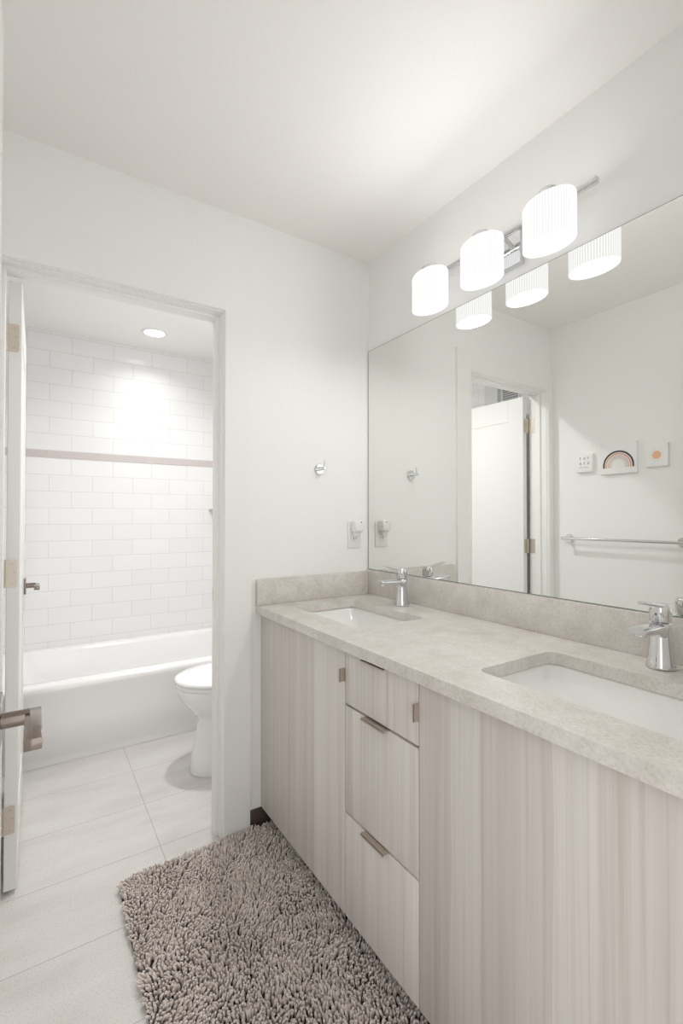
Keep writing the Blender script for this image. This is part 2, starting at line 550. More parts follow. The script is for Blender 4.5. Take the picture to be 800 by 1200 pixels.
# the entry door, opened flat along the left wall; only its lever reaches into the frame
bm = BM()
xe = -0.0505
box(bm, xe - 0.035, xe, 0.166, 0.925, 0.012, 2.028, 0.0015, 1)
door2 = struct('door_2', bm, M['door'], 'white entry door opened back at the left edge of the photo', 'door', smooth=True)
lever_set(door2, xe, 0.857, 0.938)

# ------------------------------------------------------------------ bathtub
bm = BM()
tx0, tx1, ty1 = XT + 0.002, XW - 0.010, YT - 0.002
rings = []
def tub_ring(x0, x1, y0, y1, r, z):
    rings.append([(a, b, z) for a, b in rrect(x0, x1, y0, y1, r, 8)])
tub_ring(tx0, tx1, 2.760, ty1, 0.004, 0.001)
tub_ring(tx0, tx1, 2.758, ty1, 0.004, 0.050)
tub_ring(tx0, tx1, 2.748, ty1, 0.004, 0.058)
tub_ring(tx0, tx1, 2.741, ty1, 0.004, 0.20)
tub_ring(tx0, tx1, 2.735, ty1, 0.004, 0.355)
tub_ring(tx0, tx1, 2.732, ty1, 0.004, 0.372)
tub_ring(tx0, tx1, 2.734, ty1, 0.006, 0.392)
tub_ring(tx0, tx1, 2.742, ty1, 0.010, 0.402)
tub_ring(tx0, tx1, 2.756, ty1, 0.014, 0.405)
tub_ring(tx0 + 0.075, tx1 - 0.075, 2.822, ty1 - 0.062, 0.10, 0.405)
tub_ring(tx0 + 0.085, tx1 - 0.085, 2.832, ty1 - 0.072, 0.10, 0.400)
tub_ring(tx0 + 0.095, tx1 - 0.092, 2.840, ty1 - 0.080, 0.10, 0.385)
tub_ring(tx0 + 0.150, tx1 - 0.110, 2.860, ty1 - 0.100, 0.12, 0.25)
tub_ring(tx0 + 0.240, tx1 - 0.140, 2.880, ty1 - 0.120, 0.14, 0.12)
tub_ring(tx0 + 0.300, tx1 - 0.190, 2.930, ty1 - 0.170, 0.14, 0.085)
loft(bm, rings)
tub = obj('bathtub', bm, M['acrylic'], ang=0.9)
tag(tub, 'white alcove bathtub with a plain apron in front of the tiled wall', 'bathtub')

# ------------------------------------------------------------------ toilet
def egg(xf, xb, hw, cy, z, n=40, xc=None):
    """outline pointing to -x: xf front tip, xb back, hw half width"""
    xc = xb - hw * 0.9 if xc is None else xc
    pts = []
    for i in range(n):
        a = 2 * PI * i / n
        ca, sa = math.cos(a), math.sin(a)
        if ca < 0:
            x = xc + (xc - xf) * ca
            y = hw * math.copysign(abs(sa) ** 0.92, sa)
        else:
            x = xc + (xb - xc) * (abs(ca) ** 0.6)
            y = hw * math.copysign(abs(sa) ** 0.9, sa)
        pts.append((x, cy + y, z))
    return pts
ty = 2.312
toilet = thing('toilet', (0.85, ty, 0), 'white toilet with lid down between doorway and bathtub', 'toilet')
bm = BM()
loft(bm, [egg(0.632, 1.08, 0.112, ty, 0.001, xc=0.80), egg(0.630, 1.08, 0.114, ty, 0.012, xc=0.80), egg(0.640, 1.08, 0.108, ty, 0.06, xc=0.80),
          egg(0.655, 1.08, 0.100, ty, 0.14, xc=0.80), egg(0.667, 1.09, 0.097, ty, 0.21, xc=0.81), egg(0.672, 1.10, 0.101, ty, 0.250, xc=0.82),
          egg(0.655, 1.11, 0.118, ty, 0.280, xc=0.82), egg(0.622, 1.12, 0.143, ty, 0.315, xc=0.82), egg(0.590, 1.13, 0.166, ty, 0.355, xc=0.82),
          egg(0.572, 1.13, 0.179, ty, 0.392, xc=0.82), egg(0.568, 1.13, 0.182, ty, 0.412, xc=0.82), egg(0.574, 1.13, 0.178, ty, 0.420, xc=0.82)])
obj('bowl', bm, M['ceramic'], toilet, ang=1.0)
bm = BM()
loft(bm, [egg(0.568, 1.06, 0.182, ty, 0.422, xc=0.82), egg(0.564, 1.06, 0.185, ty, 0.427, xc=0.82), egg(0.566, 1.06, 0.184, ty, 0.437, xc=0.82), egg(0.572, 1.06, 0.180, ty, 0.440, xc=0.82)])
obj('seat', bm, M['seat'], toilet, ang=1.0)
bm = BM()
loft(bm, [egg(0.564, 1.07, 0.185, ty, 0.4425, xc=0.82), egg(0.560, 1.07, 0.188, ty, 0.447, xc=0.82), egg(0.561, 1.07, 0.187, ty, 0.456, xc=0.82),
          egg(0.570, 1.06, 0.180, ty, 0.462, xc=0.82), egg(0.62, 1.03, 0.14, ty, 0.466, xc=0.82)])
obj('lid', bm, M['seat'], toilet, ang=1.0)
bm = BM(); box(bm, 1.095, 1.300, ty - 0.2, ty + 0.2, 0.40, 0.735, 0.02, 4)
tank = obj('tank', bm, M['ceramic'], toilet)
bm = BM(); box(bm, 1.085, 1.304, ty - 0.208, ty + 0.208, 0.736, 0.770, 0.010, 3)
obj('tank_lid', bm, M['ceramic'], toilet)
bm = BM(); tube(bm, (1.095, ty + 0.14, 0.68), (1.078, ty + 0.14, 0.68), 0.012, n=16); box(bm, 1.074, 1.080, ty + 0.07, ty + 0.15, 0.674, 0.686, 0.002)
obj('flush_lever', bm, M['chrome'], tank)

# corner shelf in the shower
bm = BM()
cx, cy = XW - 0.0085, YT - 0.0005
pts = [(cx, cy)] + [(cx - 0.20 * math.cos(a), cy - 0.20 * math.sin(a)) for a in [PI / 2 * i / 12 for i in range(13)]]
loft(bm, [[(a, b, 1.289) for a, b in pts], [(a, b, 1.302) for a, b in pts]])
o = obj('corner_shelf', bm, M['nickel'])
tag(o, 'thin grey corner shelf on the white subway tile right of the doorway view', 'shelf')

# recessed light over the tub, and an added fill light of the same build
def recessed(x, y, energy, label, spread):
    rl = thing('recessed_light', (x, y, H), label, 'light', 'recessed lights of the tub room')
    bm = BM()
    lathe(bm, [(0.082, 0.0), (0.080, -0.004), (0.064, -0.006), (0.060, -0.001), (0.060, 0.0)], (x, y, H), 40)
    obj('trim_ring', bm, M['plastic'], rl)
    bm = BM()
    lathe(bm, [(0.060, -0.0015), (0.058, -0.003), (0.03, -0.004)], (x, y, H), 40)
    obj('lens', bm, M['downlens'], rl)
    ld = bpy.data.lights.new('downlight_beam', 'AREA')
    ld.shape = 'DISK'; ld.size = 0.11; ld.energy = energy; ld.color = (1.0, 0.995, 0.99); ld.spread = math.radians(spread)
    lo = bpy.data.objects.new('downlight_beam', ld); COL.objects.link(lo)
    lo.location = (0, 0, -0.008); lo.parent = rl
recessed(0.633, 3.193, DOWN_W, 'round recessed light in the ceiling above the bathtub', 135)
recessed(0.74, 2.30, FILL_W, 'unseen round fill light added in the tub room ceiling above the toilet', 150)  # added out of view, only to brighten the tub room

# vent and pale fan cover seen in the mirror, over the open door
vy, vz = 2.12, 2.095
vent = thing('vent_grille', (XT, vy, vz), 'dark grey slatted vent high on tub room wall, seen in mirror over the door', 'vent')
bm = BM()
box(bm, XT, XT + 0.012, vy - 0.075, vy + 0.075, vz - 0.075, vz + 0.075, 0.003)
obj('frame', bm, M['plastic'], vent)
bm = BM()
for k in range(9):
    zz = vz - 0.064 + k * 0.016
    box(bm, XT + 0.011, XT + 0.016, vy - 0.066, vy + 0.066, zz - 0.0055, zz + 0.0055, 0.001, 1)
obj('slats', bm, M['vent'], vent)
bm = BM()
ws = [(XT + 0.0, 0), (XT + 0.035, 0)]
pts = rrect(2.215, 2.335, 2.06, 2.23, 0.015, 4)
loft(bm, [[(XT, a, b) for a, b in pts], [(XT + 0.03, a, b) for a, b in pts], [(XT + 0.036, 2.275 + (a - 2.275) * .93, 2.145 + (b - 2.145) * .95) for a, b in pts]])
o = obj('wall_box', bm, M['palegrey'])
tag(o, 'pale grey box on the tub room wall beside the dark vent, seen in mirror', 'box')

# ------------------------------------------------------------------ vanity
XF, XBK = 0.7635, XW - 0.001
VY0, VY1 = 0.166, YB - 0.001
ZB, ZT = 0.077, 0.855
S1, S2, S3 = 1.151, 0.8345, 0.215        # seams
van = thing('vanity_cabinet', (1.03, 0.97, 0), 'long bleached oak vanity cabinet with two doors and three drawers', 'cabinet')
bm = BM()
xb = XF + 0.021
box(bm, xb, XBK, VY0, VY0 + 0.018, ZB, ZT)
box(bm, xb, XBK, VY1 - 0.012, VY1, ZB, ZT)
box(bm, xb, XBK, VY0, VY1, ZB, ZB + 0.018)
box(bm, xb, XBK, S1 - 0.009, S1 + 0.009, ZB, ZT)
box(bm, xb, XBK, S2 - 0.009, S2 + 0.009, ZB, ZT)
box(bm, XBK - 0.012, XBK, VY0, VY1, ZB, ZT)
box(bm, xb, xb + 0.018, VY0, VY1, ZT - 0.05, ZT)
box(bm, xb, xb + 0.018, S2, S1, 0.37, 0.39)
box(bm, xb, xb + 0.018, S2, S1, 0.685, 0.70)
obj('carcass', bm, M['oakdark'], van, smooth=False)
bm = BM(); box(bm, XF + 0.001, xb + 0.001, VY1 - 0.010, VY1, ZB, ZT, 0.0008, 1)
obj('filler_strip', bm, M['oak'], van)
bm = BM(); box(bm, XF + 0.001, xb + 0.001, VY0, S3 - 0.0015, ZB, ZT, 0.0008, 1)
obj('filler_strip', bm, M['oak'], van)
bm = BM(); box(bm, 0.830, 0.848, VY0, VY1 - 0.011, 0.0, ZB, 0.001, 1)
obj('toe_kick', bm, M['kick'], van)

def front(name, y0, y1, z0, z1):
    bm = BM(); box(bm, XF, XF + 0.019, y0 + 0.0016, y1 - 0.0016, z0 + 0.0016, z1 - 0.0016, 0.0012, 2)
    return obj(name, bm, M['oak'], van)

def tab_v(parent, y, z0, z1):
    bm = BM()
    box(bm, XF - 0.018, XF + 0.012, y - 0.0012, y + 0.0012, z0, z1, 0.0006, 1)
    box(bm, XF - 0.018, XF - 0.016, y - 0.0012, y + 0.004, z0, z1, 0.0006, 1)
    o = obj('handle', bm, M['nickel'], parent); o['label'] = 'brushed nickel edge pull'
def tab_h(parent, y0, y1, z):
    bm = BM()
    box(bm, XF - 0.018, XF + 0.012, y0, y1, z - 0.0012, z + 0.0012, 0.0006, 1)
    box(bm, XF - 0.018, XF - 0.016, y0, y1, z - 0.005, z + 0.0012, 0.0006, 1)
    o = obj('handle', bm, M['nickel'], parent); o['label'] = 'brushed nickel edge pull'

d1 = front('door', S1, VY1 - 0.010, ZB, ZT - 0.002)
tab_v(d1, S1 + 0.0022, 0.757, 0.797)
d2 = front('door', S3, S2, ZB, ZT - 0.002)
tab_v(d2, S2 - 0.0012, 0.757, 0.800)
for za, zb in ((0.694, ZT - 0.006), (0.3795, 0.690), (ZB, 0.3775)):
    dr = front('drawer', S2, S1, za, zb)
    tab_h(dr, 0.948, 1.050, zb - 0.0006)

# countertop with two cut-outs, upstands
def plate_with_holes(bm, outer, holes, z0, z1):
    loops = []
    edges = []
    for pts in [outer] + holes:
        vsl = [bm.verts.new((a, b, z1)) for a, b in pts]
        loops.append(vsl)
        for i in range(len(vsl)):
            edges.append(bm.edges.new((vsl[i], vsl[(i + 1) % len(vsl)])))
    res = bmesh.ops.triangle_fill(bm, use_beauty=True, use_dissolve=False, edges=edges, normal=(0, 0, 1))
    top = [f for f in res['geom'] if isinstance(f, bmesh.types.BMFace)]
    low = {}
    for l in loops:
        for v in l:
            low[v] = bm.verts.new((v.co.x, v.co.y, z0))
    for f in top:
        bm.faces.new([low[v] for v in reversed(f.verts)])
    for l in loops:
        for i in range(len(l)):
            a, b = l[i], l[(i + 1) % len(l)]
            bm.faces.new((a, b, low[b], low[a]))

SX0, SX1 = 0.855, 1.140
SINKS = (1.436, 0.515)
SHW = 0.222
top = thing('countertop', (1.02, 0.97, 0.857), 'long beige quartz countertop with two sink cut-outs', 'countertop')
bm = BM()
plate_with_holes(bm, [(0.7385, VY0), (XW - 0.001, VY0), (XW - 0.001, VY1), (0.7385, VY1)],
                 [rrect(SX0, SX1, c - SHW, c + SHW, 0.022, 5) for c in SINKS], 0.8565, ZC)
obj('slab', bm, M['quartz'], top, smooth=False)
bm = BM(); box(bm, 1.2885, XW - 0.001, VY0, VY1, ZC + 0.0003, 0.998, 0.0012)
o = obj('backsplash', bm, M['quartz'], top)
bm = BM(); box(bm, 0.7395, 1.2880, VY1 - 0.020, VY1, ZC + 0.0003, 0.991, 0.0012)
obj('side_splash', bm, M['quartz'], top)

def make_sink(c, label):
    s = thing('sink', (1.0, c, 0.74), label, 'sink', 'undermount sinks')
    bm = BM()
    rings = []
    def ring(m, r, z, my=None):
        my = m if my is None else my
        rings.append([(a, b, z) for a, b in rrect(SX0 - 0.006 + m, SX1 + 0.006 - m, c - SHW - 0.006 + my, c + SHW + 0.006 - my, r, 6)])
    ring(-0.020, 0.035, 0.844)
    ring(-0.020, 0.035, 0.8555)
    ring(0.0, 0.026, 0.8555)
    ring(0.004, 0.026, 0.850)
    ring(0.010, 0.022, 0.825, 0.014)
    ring(0.040, 0.018, 0.775, 0.085)
    ring(0.070, 0.018, 0.752, 0.130)
    ring(0.118, 0.016, 0.746, 0.195)
    loft(bm, rings, cap0=False, cap1=True)
    obj('basin', bm, M['ceramic'], s, ang=0.35, recalc=False)
    bm = BM()
    lathe(bm, [(0.024, 0.0), (0.024, 0.0025), (0.019, 0.003), (0.017, 0.001), (0.006, 0.001)], (0.9975, c, 0.7463), 28)
    obj('drain', bm, M['chrome'], s)
    return s
make_sink(SINKS[0], 'white rectangular undermount sink nearer the back wall')
make_sink(SINKS[1], 'white rectangular undermount sink at the right edge, nearer the camera')

# ------------------------------------------------------------------ faucets
def make_faucet(loc, label):
    f = thing('faucet', loc, label, 'faucet', 'chrome faucets')
    X, Y, Z = loc
    P = lambda x, y, z: (X + x, Y + y, Z + z)
    # waisted body
    bm = BM()
    prof = [(0.0290, 0.0), (0.0310, 0.002), (0.0308, 0.005), (0.0290, 0.014), (0.0268, 0.030), (0.0245, 0.052), (0.0230, 0.072), (0.0224, 0.090), (0.0224, 0.104), (0.0205, 0.106)]
    lathe(bm, prof, loc, 36)
    body = obj('body', bm, M['chrome'], f, ang=0.9)
    # spout: flattened, widening towards its end, slightly rising
    bm = BM()
    rings = []
    for x, zt, zb, hw in ((0.012, 0.1045, 0.066, 0.0195), (-0.014, 0.1050, 0.070, 0.0200), (-0.028, 0.1055, 0.078, 0.0205), (-0.050, 0.1060, 0.0855, 0.0212),
                          (-0.080, 0.1065, 0.0885, 0.0218), (-0.106, 0.1062, 0.0905, 0.0215), (-0.1135, 0.1045, 0.0930, 0.0195)):
        zc_, hz = (zt + zb) / 2, (zt - zb) / 2
        ring = []
        for i in range(24):
            a = 2 * PI * i / 24
            cy_, cz_ = math.cos(a), math.sin(a)
            ring.append(P(x, hw * math.copysign(abs(cy_) ** 0.55, cy_), zc_ + hz * math.copysign(abs(cz_) ** 0.55, cz_)))
        rings.append(ring)
    loft(bm, rings)
    obj('spout', bm, M['chrome'], f, ang=0.9)
    bm = BM()
    lathe(bm, [(0.0125, 0.008), (0.0125, 0.001), (0.0112, 0.0), (0.0098, 0.0), (0.0095, 0.003)], P(-0.094, 0, 0.0855), 24)
    aer = obj('aerator', bm, M['chrome'], f)
    bm = BM(); tube(bm, P(-0.094, 0, 0.0870), P(-0.094, 0, 0.0862), 0.0094, n=20)
    obj('outlet_screen', bm, M['dark'], aer)
    # cap and lever
    bm = BM()
    lathe(bm, [(0.0215, 0.1085), (0.0228, 0.110), (0.0228, 0.139), (0.0222, 0.1455), (0.0190, 0.1485)], loc, 36)
    cap = obj('handle', bm, M['chrome'], f, ang=0.9)
    bm = BM()
    rings = []
    for x, z, t, hw in ((0.018, 0.1440, 0.0050, 0.0150), (-0.010, 0.1455, 0.0058, 0.0150), (-0.030, 0.1490, 0.0052, 0.0120), (-0.055, 0.1545, 0.0042, 0.0098), (-0.090, 0.1600, 0.0036, 0.0090), (-0.095, 0.1607, 0.0022, 0.0070)):
        ring = []
        for i in range(20):
            a = 2 * PI * i / 20
            cy_, cz_ = math.cos(a), math.sin(a)
            ring.append(P(x, hw * math.copysign(abs(cy_) ** 0.7, cy_), z + t * math.copysign(abs(cz_) ** 0.7, cz_)))
        rings.append(ring)
    loft(bm, rings)
    obj('lever', bm, M['chrome'], cap, ang=0.9)
    bm = BM(); tube(bm, P(-0.0222, 0, 0.127), P(-0.0234, 0, 0.127), 0.0022, n=12)
    o = obj('temperature_mark', bm, M['blue'], cap); o['label'] = 'small dark blue dot'
    return f
make_faucet((1.228, 1.440, ZC + 0.0005), 'chrome single-lever faucet at the sink near the back wall')
make_faucet((1.231, 0.513, ZC + 0.0005), 'chrome single-lever faucet at the right edge, nearer the camera')

# ------------------------------------------------------------------ mirror
bm = BM(); box(bm, XM, XW - 0.0005, VY0 + 0.002, YB - 0.006, 0.9995, 2.019)
ff = [f for f in bm.faces if f.calc_center_median().x < XM + 0.0001]
for f in bm.faces:
    f.material_index = 1
bmesh.ops.inset_individual(bm, faces=ff, thickness=0.0022)
ff[0].material_index = 0
mo = obj('wall_mirror', bm, [M['mirror'], M['mirroredge']], smooth=False)
tag(mo, 'large frameless rectangular mirror resting on the backsplash', 'mirror')

# ------------------------------------------------------------------ vanity light
vl = thing('vanity_light', (1.25, 0.996, 2.12), 'three-shade vanity light on a chrome bar above the mirror', 'light')
LX, LZ0, LZ1 = 1.184, 1.997, 2.122
BXX, BZ = 1.238, 2.137
bm = BM(); box(bm, XW - 0.022, XW - 0.0005, 0.925, 1.067, 2.055, 2.175, 0.003)
obj('backplate', bm, M['chrome'], vl)
bm = BM(); box(bm, BXX - 0.008, BXX + 0.008, 0.655, 1.337, BZ - 0.008, BZ + 0.008, 0.0015)
obj('bar', bm, M['chrome'], vl)
for yy in (0.955, 1.037):
    bm = BM(); tube(bm, (BXX + 0.006, yy, BZ - 0.004), (XW - 0.02, yy, BZ - 0.022), 0.007, n=16)
    obj('arm', bm, M['chrome'], vl)
for k, yc in enumerate((0.762, 0.996, 1.230)):
    bm = BM()
    n = 224
    rings = []
    for ins, z in ((0.0, LZ0), (0.0, LZ0 + 0.01), (0.0, LZ1 - 0.008), (0.004, LZ1 - 0.002), (0.014, LZ1)):
        ring = []
        for i in range(n):
            a = 2 * PI * i / n
            w = 1 + 0.006 * math.sin(56 * a)
            ring.append(((0.052 - ins) * w * math.cos(a), (0.075 - ins) * w * math.sin(a), z - 2.06))
        rings.append(ring)
    loft(bm, rings, cap0=False, cap1=False)
    # object origin at the shade's own centre
    sh = obj('lamp_shade', bm, M['shade'], None)
    sh.parent = vl
    sh.location = Vector((LX, yc, 2.06)) - Vector(vl.location)
    sh['label'] = 'oval ribbed white glass shade'
    bm = BM(); lathe(bm, [(1.0, 0.0), (0.985, 0.004), (0.6, 0.006)], (LX, yc, LZ0 + 0.003), 48, 0.0505, 0.0735)
    df = obj('diffuser', bm, M['diffuser'], sh)
    df.matrix_parent_inverse = Matrix.Translation((-LX, -yc, -2.06))
    bm = BM()
    lathe(bm, [(0.031, 0.0), (0.031, 0.019), (0.028, 0.024), (0.012, 0.026)], (LX, yc, LZ1 - 0.0005), 32)
    tube(bm, (LX, yc, LZ1 + 0.012), (BXX, yc, BZ), 0.007, n=14)
    ft = obj('fitter', bm, M['chrome'], sh)
    ft.matrix_parent_inverse = Matrix.Translation((-LX, -yc, -2.06))
    ld = bpy.data.lights.new('bottom_glow', 'AREA')
    ld.shape = 'ELLIPSE'; ld.size = 0.096; ld.size_y = 0.142
    ld.energy = LAMP_DOWN; ld.color = (1.0, 0.99, 0.975)
    lo = bpy.data.objects.new('bottom_glow', ld); COL.objects.link(lo)
    lo.parent = sh; lo.location = (0, 0, LZ0 + 0.0015 - 2.06)
    ld = bpy.data.lights.new('top_glow', 'AREA')
    ld.shape = 'ELLIPSE'; ld.size = 0.075; ld.size_y = 0.12
    ld.energy = LAMP_UP; ld.color = (1.0, 0.99, 0.975)
    lo = bpy.data.objects.new('top_glow', ld); COL.objects.link(lo)
    lo.parent = sh; lo.location = (0, 0, LZ1 - 0.006 - 2.06); lo.rotation_euler = (PI, 0, 0)
    ld = bpy.data.lights.new('front_glow', 'AREA')
    ld.shape = 'RECTANGLE'; ld.size = 0.12; ld.size_y = 0.115
    ld.energy = LAMP_FRONT; ld.color = (1.0, 0.99, 0.975)
    lo = bpy.data.objects.new('front_glow', ld); COL.objects.link(lo)
    lo.parent = sh; lo.location = (-0.0545, 0, 0.0); lo.rotation_euler = (PI / 2, 0, PI / 2)

# ------------------------------------------------------------------ back wall hardware
hk = thing('robe_hook', (1.035, YB, 1.451), 'round chrome robe hook high on the white back wall', 'hook')
bm = BM()
tube(bm, (1.035, YB - 0.0002, 1.451), (1.035, YB - 0.010, 1.451), 0.024, n=32, bev=0.002)
obj('rose', bm, M['chrome'], hk)
bm = BM()
tube(bm, (1.035, YB - 0.009, 1.452), (1.035, YB - 0.052, 1.452), 0.0075, n=18, bev=0.001)
tube(bm, (1.035, YB - 0.046, 1.452), (1.035, YB - 0.046, 1.486), 0.0042, 0.0036, n=14)
obj('peg', bm, M['chrome'], hk)

ox, oz = 1.221, 1.161
out = thing('wall_outlet', (ox, YB, oz), 'white outlet plate on back wall left of the mirror', 'outlet')
bm = BM(); box(bm, ox - 0.0365, ox + 0.0365, YB - 0.006, YB - 0.0002, oz - 0.061, oz + 0.061, 0.003)
obj('cover_plate', bm, M['plastic'], out)
bm = BM(); box(bm, ox - 0.017, ox + 0.017, YB - 0.0078, YB - 0.005, oz - 0.034, oz + 0.034, 0.001)
sk = obj('receptacle', bm, M['plastic'], out)
bm = BM()
for dx in (-0.006, 0.006):
    box(bm, ox + dx - 0.001, ox + dx + 0.001, YB - 0.0084, YB - 0.0076, oz - 0.022, oz - 0.012)
obj('slots', bm, M['dark'], sk)

pg = thing('plug_in_freshener', (ox, YB - 0.03, oz + 0.035), 'white plug-in air freshener in the outlet left of the mirror', 'air freshener')
bm = BM()
pts = rrect(ox - 0.026, ox + 0.026, oz + 0.012, oz + 0.068, 0.014, 5)
cc = lambda s, dy: [(ox + (a - ox) * s, YB - dy, oz + 0.04 + (b - oz - 0.04) * s) for a, b in pts]
loft(bm, [cc(0.86, 0.0082), cc(0.96, 0.012), cc(1.0, 0.020), cc(1.0, 0.038), cc(0.93, 0.046), cc(0.75, 0.050)])
ph = obj('housing', bm, M['plastic'], pg, ang=0.9)
bm = BM(); box(bm, ox - 0.014, ox + 0.014, YB - 0.034, YB - 0.0082, oz - 0.006, oz + 0.014, 0.005, 3)
obj('refill', bm, M['plastic'], pg)
bm = BM(); box(bm, ox - 0.012, ox + 0.027, YB - 0.049, YB - 0.022, oz + 0.036, oz + 0.040, 0.001, 1)
obj('slider', bm, M['palegrey'], pg)
bm = BM(); tube(bm, (ox + 0.006, YB - 0.049, oz + 0.057), (ox + 0.006, YB - 0.0508, oz + 0.057), 0.0028, n=12)
obj('indicator', bm, M['dark'], pg)

# ------------------------------------------------------------------ left wall: towel bar, pictures (seen in the mirror)
tb = thing('towel_bar', (XL, 1.35, 1.112), 'straight chrome towel bar below the pictures, seen in mirror', 'towel bar')
bm = BM(); tube(bm, (XL + 0.058, 1.015, 1.112), (XL + 0.058, 1.665, 1.112), 0.0085, n=20, bev=0.001)
obj('bar', bm, M['chrome'], tb)
for yy in (1.04, 1.645):
    bm = BM(); tube(bm, (XL + 0.0002, yy, 1.112), (XL + 0.010, yy, 1.112), 0.025, n=28, bev=0.002)
    tube(bm, (XL + 0.009, yy, 1.112), (XL + 0.052, yy, 1.112), 0.010, n=18)
    obj('bracket', bm, M['chrome'], tb)

def canvas(y0, y1, z0, z1, label, depth=0.022):
    t = thing('wall_art', (XL, (y0 + y1) / 2, z0), label, 'picture', 'small pictures above the towel bar')
    bm = BM(); box(bm, XL + 0.0003, XL + depth, y0, y1, z0, z1, 0.0015)
    obj('canvas', bm, M['canvas'], t)
    return t, XL + depth

def arc_band(bm, x, yc, zc, r0, r1, a0=0.0, a1=PI, n=36):
    top_, bot = [], []
    for i in range(n + 1):
        a = a0 + (a1 - a0) * i / n
        top_.append(((r0 * math.cos(a), r0 * math.sin(a)), (r1 * math.cos(a), r1 * math.sin(a))))
    vs_ = []
    for (p, q) in top_:
        vs_.append([bm.verts.new((x + d, yc + s[0], zc + s[1])) for s in (p, q) for d in (0.0, 0.0008)])
    for A, B in zip(vs_, vs_[1:]):
        bm.faces.new((A[1], A[3], B[3], B[1]))
        bm.faces.new((A[3], A[2], B[2], B[3]))
        bm.faces.new((A[0], A[1], B[1], B[0]))
    for A in (vs_[0], vs_[-1]):
        bm.faces.new((A[0], A[1], A[3], A[2]))

# middle: rainbow
t, xf = canvas(1.249, 1.447, 1.487, 1.660, 'white canvas with a painted rainbow arch, middle of three pictures')
yc, zc = 1.345, 1.520
for nm, r1, r0 in (('ink', 0.084, 0.0745), ('terracotta', 0.0700, 0.0630), ('blush', 0.0590, 0.0525), ('lavender', 0.0490, 0.0435), ('cream', 0.0400, 0.0340)):
    bm = BM(); arc_band(bm, xf - 0.0002, yc, zc + 0.012, r0, r1)
    box(bm, xf - 0.0002, xf + 0.0006, yc - r1, yc - r0, zc, zc + 0.012)
    box(bm, xf - 0.0002, xf + 0.0006, yc + r0, yc + r1, zc, zc + 0.012)
    obj('rainbow_band', bm, M[nm], t, smooth=False)
# right in the mirror: sun
t, xf = canvas(1.098, 1.202, 1.510, 1.630, 'small white canvas with a peach sun, right of the rainbow in mirror')
bm = BM(); tube(bm, (xf - 0.0002, 1.150, 1.570), (xf + 0.0007, 1.150, 1.570), 0.0215, n=32)
obj('sun_disc', bm, M['peach'], t)
bm = BM()
for k in range(14):
    a = 2 * PI * k / 14
    c, s = math.cos(a), math.sin(a)
    r0, r1, w = 0.0265, 0.036 + 0.003 * (k % 2), 0.0013
    q = [(r0 * c - w * s, r0 * s + w * c), (r0 * c + w * s, r0 * s - w * c), (r1 * c + w * s, r1 * s - w * c), (r1 * c - w * s, r1 * s + w * c)]
    loft(bm, [[(xf - 0.0002, 1.150 + p[0], 1.570 + p[1]) for p in q], [(xf + 0.0006, 1.150 + p[0], 1.570 + p[1]) for p in q]])
obj('sun_rays', bm, M['cream'], t, smooth=False)
# left in the mirror: small lettering
t, xf = canvas(1.492, 1.594, 1.510, 1.618, 'small white canvas with grey lettering, left of the rainbow in mirror')
bm = BM()
def stroke(y, z, w, h):
    box(bm, xf - 0.0002, xf + 0.0006, y - w / 2, y + w / 2, z - h / 2, z + h / 2)
for row, zc in enumerate((1.592, 1.562)):
    for k, yc in enumerate((1.565, 1.541, 1.519)):
        stroke(yc, zc, 0.0022, 0.014)
        if (row + k) % 2 == 0:
            stroke(yc - 0.003, zc + 0.0058, 0.006, 0.0022); stroke(yc - 0.003, zc, 0.006, 0.0022)
        else:
            stroke(yc - 0.0065, zc, 0.0022, 0.014); stroke(yc - 0.0032, zc - 0.006, 0.006, 0.0022)
stroke(1.541, 1.538, 0.052, 0.0018)
obj('lettering', bm, M['greyink'], t, smooth=False)

# ------------------------------------------------------------------ rug
RX0, RX1, RY0, RY1 = 0.240, 0.822, 0.56, 1.742
rug = thing('bath_rug', ((RX0 + RX1) / 2, (RY0 + RY1) / 2, 0), 'shaggy taupe chenille bath rug on the tiles in front of the vanity', 'rug')
bm = BM()
pts = rrect(RX0, RX1, RY0, RY1, 0.05, 8)
loft(bm, [[(a, b, 0.0005) for a, b in pts], [(a, b, 0.007) for a, b in pts]])
obj('backing', bm, M['backing'], rug)

def inside(x, y, r=0.05):
    dx = max(RX0 + r - x, x - (RX1 - r), 0)
    dy = max(RY0 + r - y, y - (RY1 - r), 0)
    return dx * dx + dy * dy <= r * r
step = 0.0083
tufts = []
yy = RY0
row = 0
while yy < RY1:
    xx = RX0 + (row % 2) * step / 2
    while xx < RX1:
        px, py = xx + rng.normal(0, 0.0018), yy + rng.normal(0, 0.0018)
        if inside(px, py):
            tufts.append((px, py))
        xx += step
    yy += step * 0.87
    row += 1
T = np.array(tufts)
nT = len(T)
lean = np.zeros((nT, 2)); splay = np.zeros((nT, 2)); hgt = np.zeros(nT); tone = np.zeros(nT)
for i, (px, py) in enumerate(tufts):
    v = noise.noise_vector(Vector((px * 7.5, py * 7.5, 0.3)))
    w = noise.noise_vector(Vector((px * 24, py * 24, 5.3)))
    lean[i] = (v.x * 1.5 + w.x * 0.7, v.y * 1.5 + w.y * 0.7)
    hgt[i] = 0.023 + 0.007 * noise.noise(Vector((px * 16, py * 16, 9.1)))
    dl = min(px - RX0, 0.03); dr = min(RX1 - px, 0.03); dt = min(RY1 - py, 0.03); db = min(py - RY0, 0.03)
    splay[i] = (-(0.03 - dl) * 34 + (0.03 - dr) * 12, (0.03 - dt) * 16 - (0.03 - db) * 26)
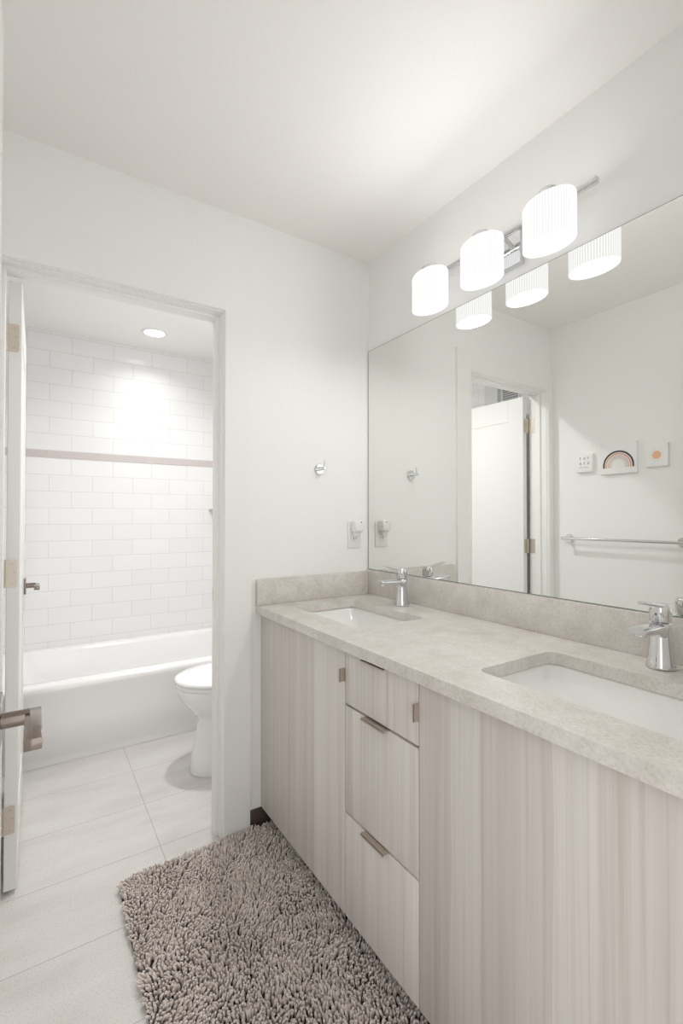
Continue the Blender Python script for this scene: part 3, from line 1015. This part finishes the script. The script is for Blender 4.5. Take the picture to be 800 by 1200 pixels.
# yarns fall together in little clumps, leaving dark partings
ncl = int((RX1 - RX0) * (RY1 - RY0) / 0.028 ** 2)
CL = np.stack([rng.uniform(RX0, RX1, ncl), rng.uniform(RY0, RY1, ncl)], 1)
near = np.array([((CL - p) ** 2).sum(1).argmin() for p in T])
lean = lean * 0.62 + (CL[near] - T) / 0.015 * 0.27 + splay
lean += rng.normal(0, 0.20, lean.shape)
lean[:, 1] -= 0.10
mag = np.linalg.norm(lean, axis=1, keepdims=True)
lean *= np.minimum(1.0, 1.15 / np.maximum(mag, 1e-6))
hgt *= rng.uniform(0.72, 1.12, nT)
tone = np.clip(rng.normal(0.5, 0.17, nT), 0, 1)
SEG = 6
ts = np.array([0.0, 0.45, 0.85, 0.97]); rs = np.array([0.0022, 0.0031, 0.0033, 0.0022])
ang = np.arange(SEG) * 2 * PI / SEG
K = len(ts) * SEG + 1
V = np.zeros((nT, K, 3))
ln = hgt * 1.0
tilt = np.minimum(np.linalg.norm(lean, axis=1), 1.15) * 0.95          # radians at the tip
dirn = lean / np.maximum(np.linalg.norm(lean, axis=1, keepdims=True), 1e-6)
def centre(t):
    a = tilt * t * 0.62
    d = ln * t
    return T[:, 0] + dirn[:, 0] * d * np.sin(a), T[:, 1] + dirn[:, 1] * d * np.sin(a), 0.005 + d * np.cos(a)
for k, (t, r) in enumerate(zip(ts, rs)):
    cx_, cy_, cz_ = centre(t)
    a = tilt * t
    for j, b in enumerate(ang):
        # cross axes: one along the lean (tilted), one sideways
        ux, uy, uz = dirn[:, 0] * np.cos(a), dirn[:, 1] * np.cos(a), -np.sin(a)
        wx, wy = -dirn[:, 1], dirn[:, 0]
        V[:, k * SEG + j, 0] = cx_ + r * (math.cos(b) * ux + math.sin(b) * wx)
        V[:, k * SEG + j, 1] = cy_ + r * (math.cos(b) * uy + math.sin(b) * wy)
        V[:, k * SEG + j, 2] = cz_ + r * math.cos(b) * uz
cx_, cy_, cz_ = centre(1.03)
V[:, K - 1, 0], V[:, K - 1, 1], V[:, K - 1, 2] = cx_, cy_, cz_
V[:, :, 1] = np.minimum(V[:, :, 1], YB - 0.004)          # pile pressed against the wall
V[:, :, 0] = np.minimum(V[:, :, 0], 0.8285)
V[:, :, 2] = np.maximum(V[:, :, 2], 0.002)
m_ = (V[:, :, 0] < DX1 + 0.116) & (V[:, :, 1] > YB - 0.020)
V[:, :, 1] = np.where(m_, YB - 0.020, V[:, :, 1])
quads = []
for k in range(len(ts) - 1):
    for j in range(SEG):
        quads.append((k * SEG + j, k * SEG + (j + 1) % SEG, (k + 1) * SEG + (j + 1) % SEG, (k + 1) * SEG + j))
tris = [((len(ts) - 1) * SEG + j, (len(ts) - 1) * SEG + (j + 1) % SEG, K - 1) for j in range(SEG)]
off = (np.arange(nT) * K)[:, None, None]
fq = (np.array(quads)[None] + off).reshape(-1, 4)
ft_ = (np.array(tris)[None] + off).reshape(-1, 3)
me = bpy.data.meshes.new('pile')
me.vertices.add(nT * K)
me.vertices.foreach_set('co', V.reshape(-1))
loops = np.concatenate([fq.reshape(-1), ft_.reshape(-1)])
me.loops.add(len(loops))
me.loops.foreach_set('vertex_index', loops)
nq, ntri = len(fq), len(ft_)
me.polygons.add(nq + ntri)
starts = np.concatenate([np.arange(nq) * 4, nq * 4 + np.arange(ntri) * 3])
me.polygons.foreach_set('loop_start', starts)
me.polygons.foreach_set('use_smooth', np.ones(nq + ntri, dtype=bool))
me.update(calc_edges=True)
at = me.attributes.new('tone', 'FLOAT', 'POINT')
at.data.foreach_set('value', np.repeat(tone, K).astype(np.float32))
me.validate()
me.materials.append(M['yarn'])
po = bpy.data.objects.new('pile', me)
COL.objects.link(po)
po.parent = rug
po.matrix_parent_inverse = Matrix.Translation(-Vector(rug.location))
po['kind'] = 'stuff'
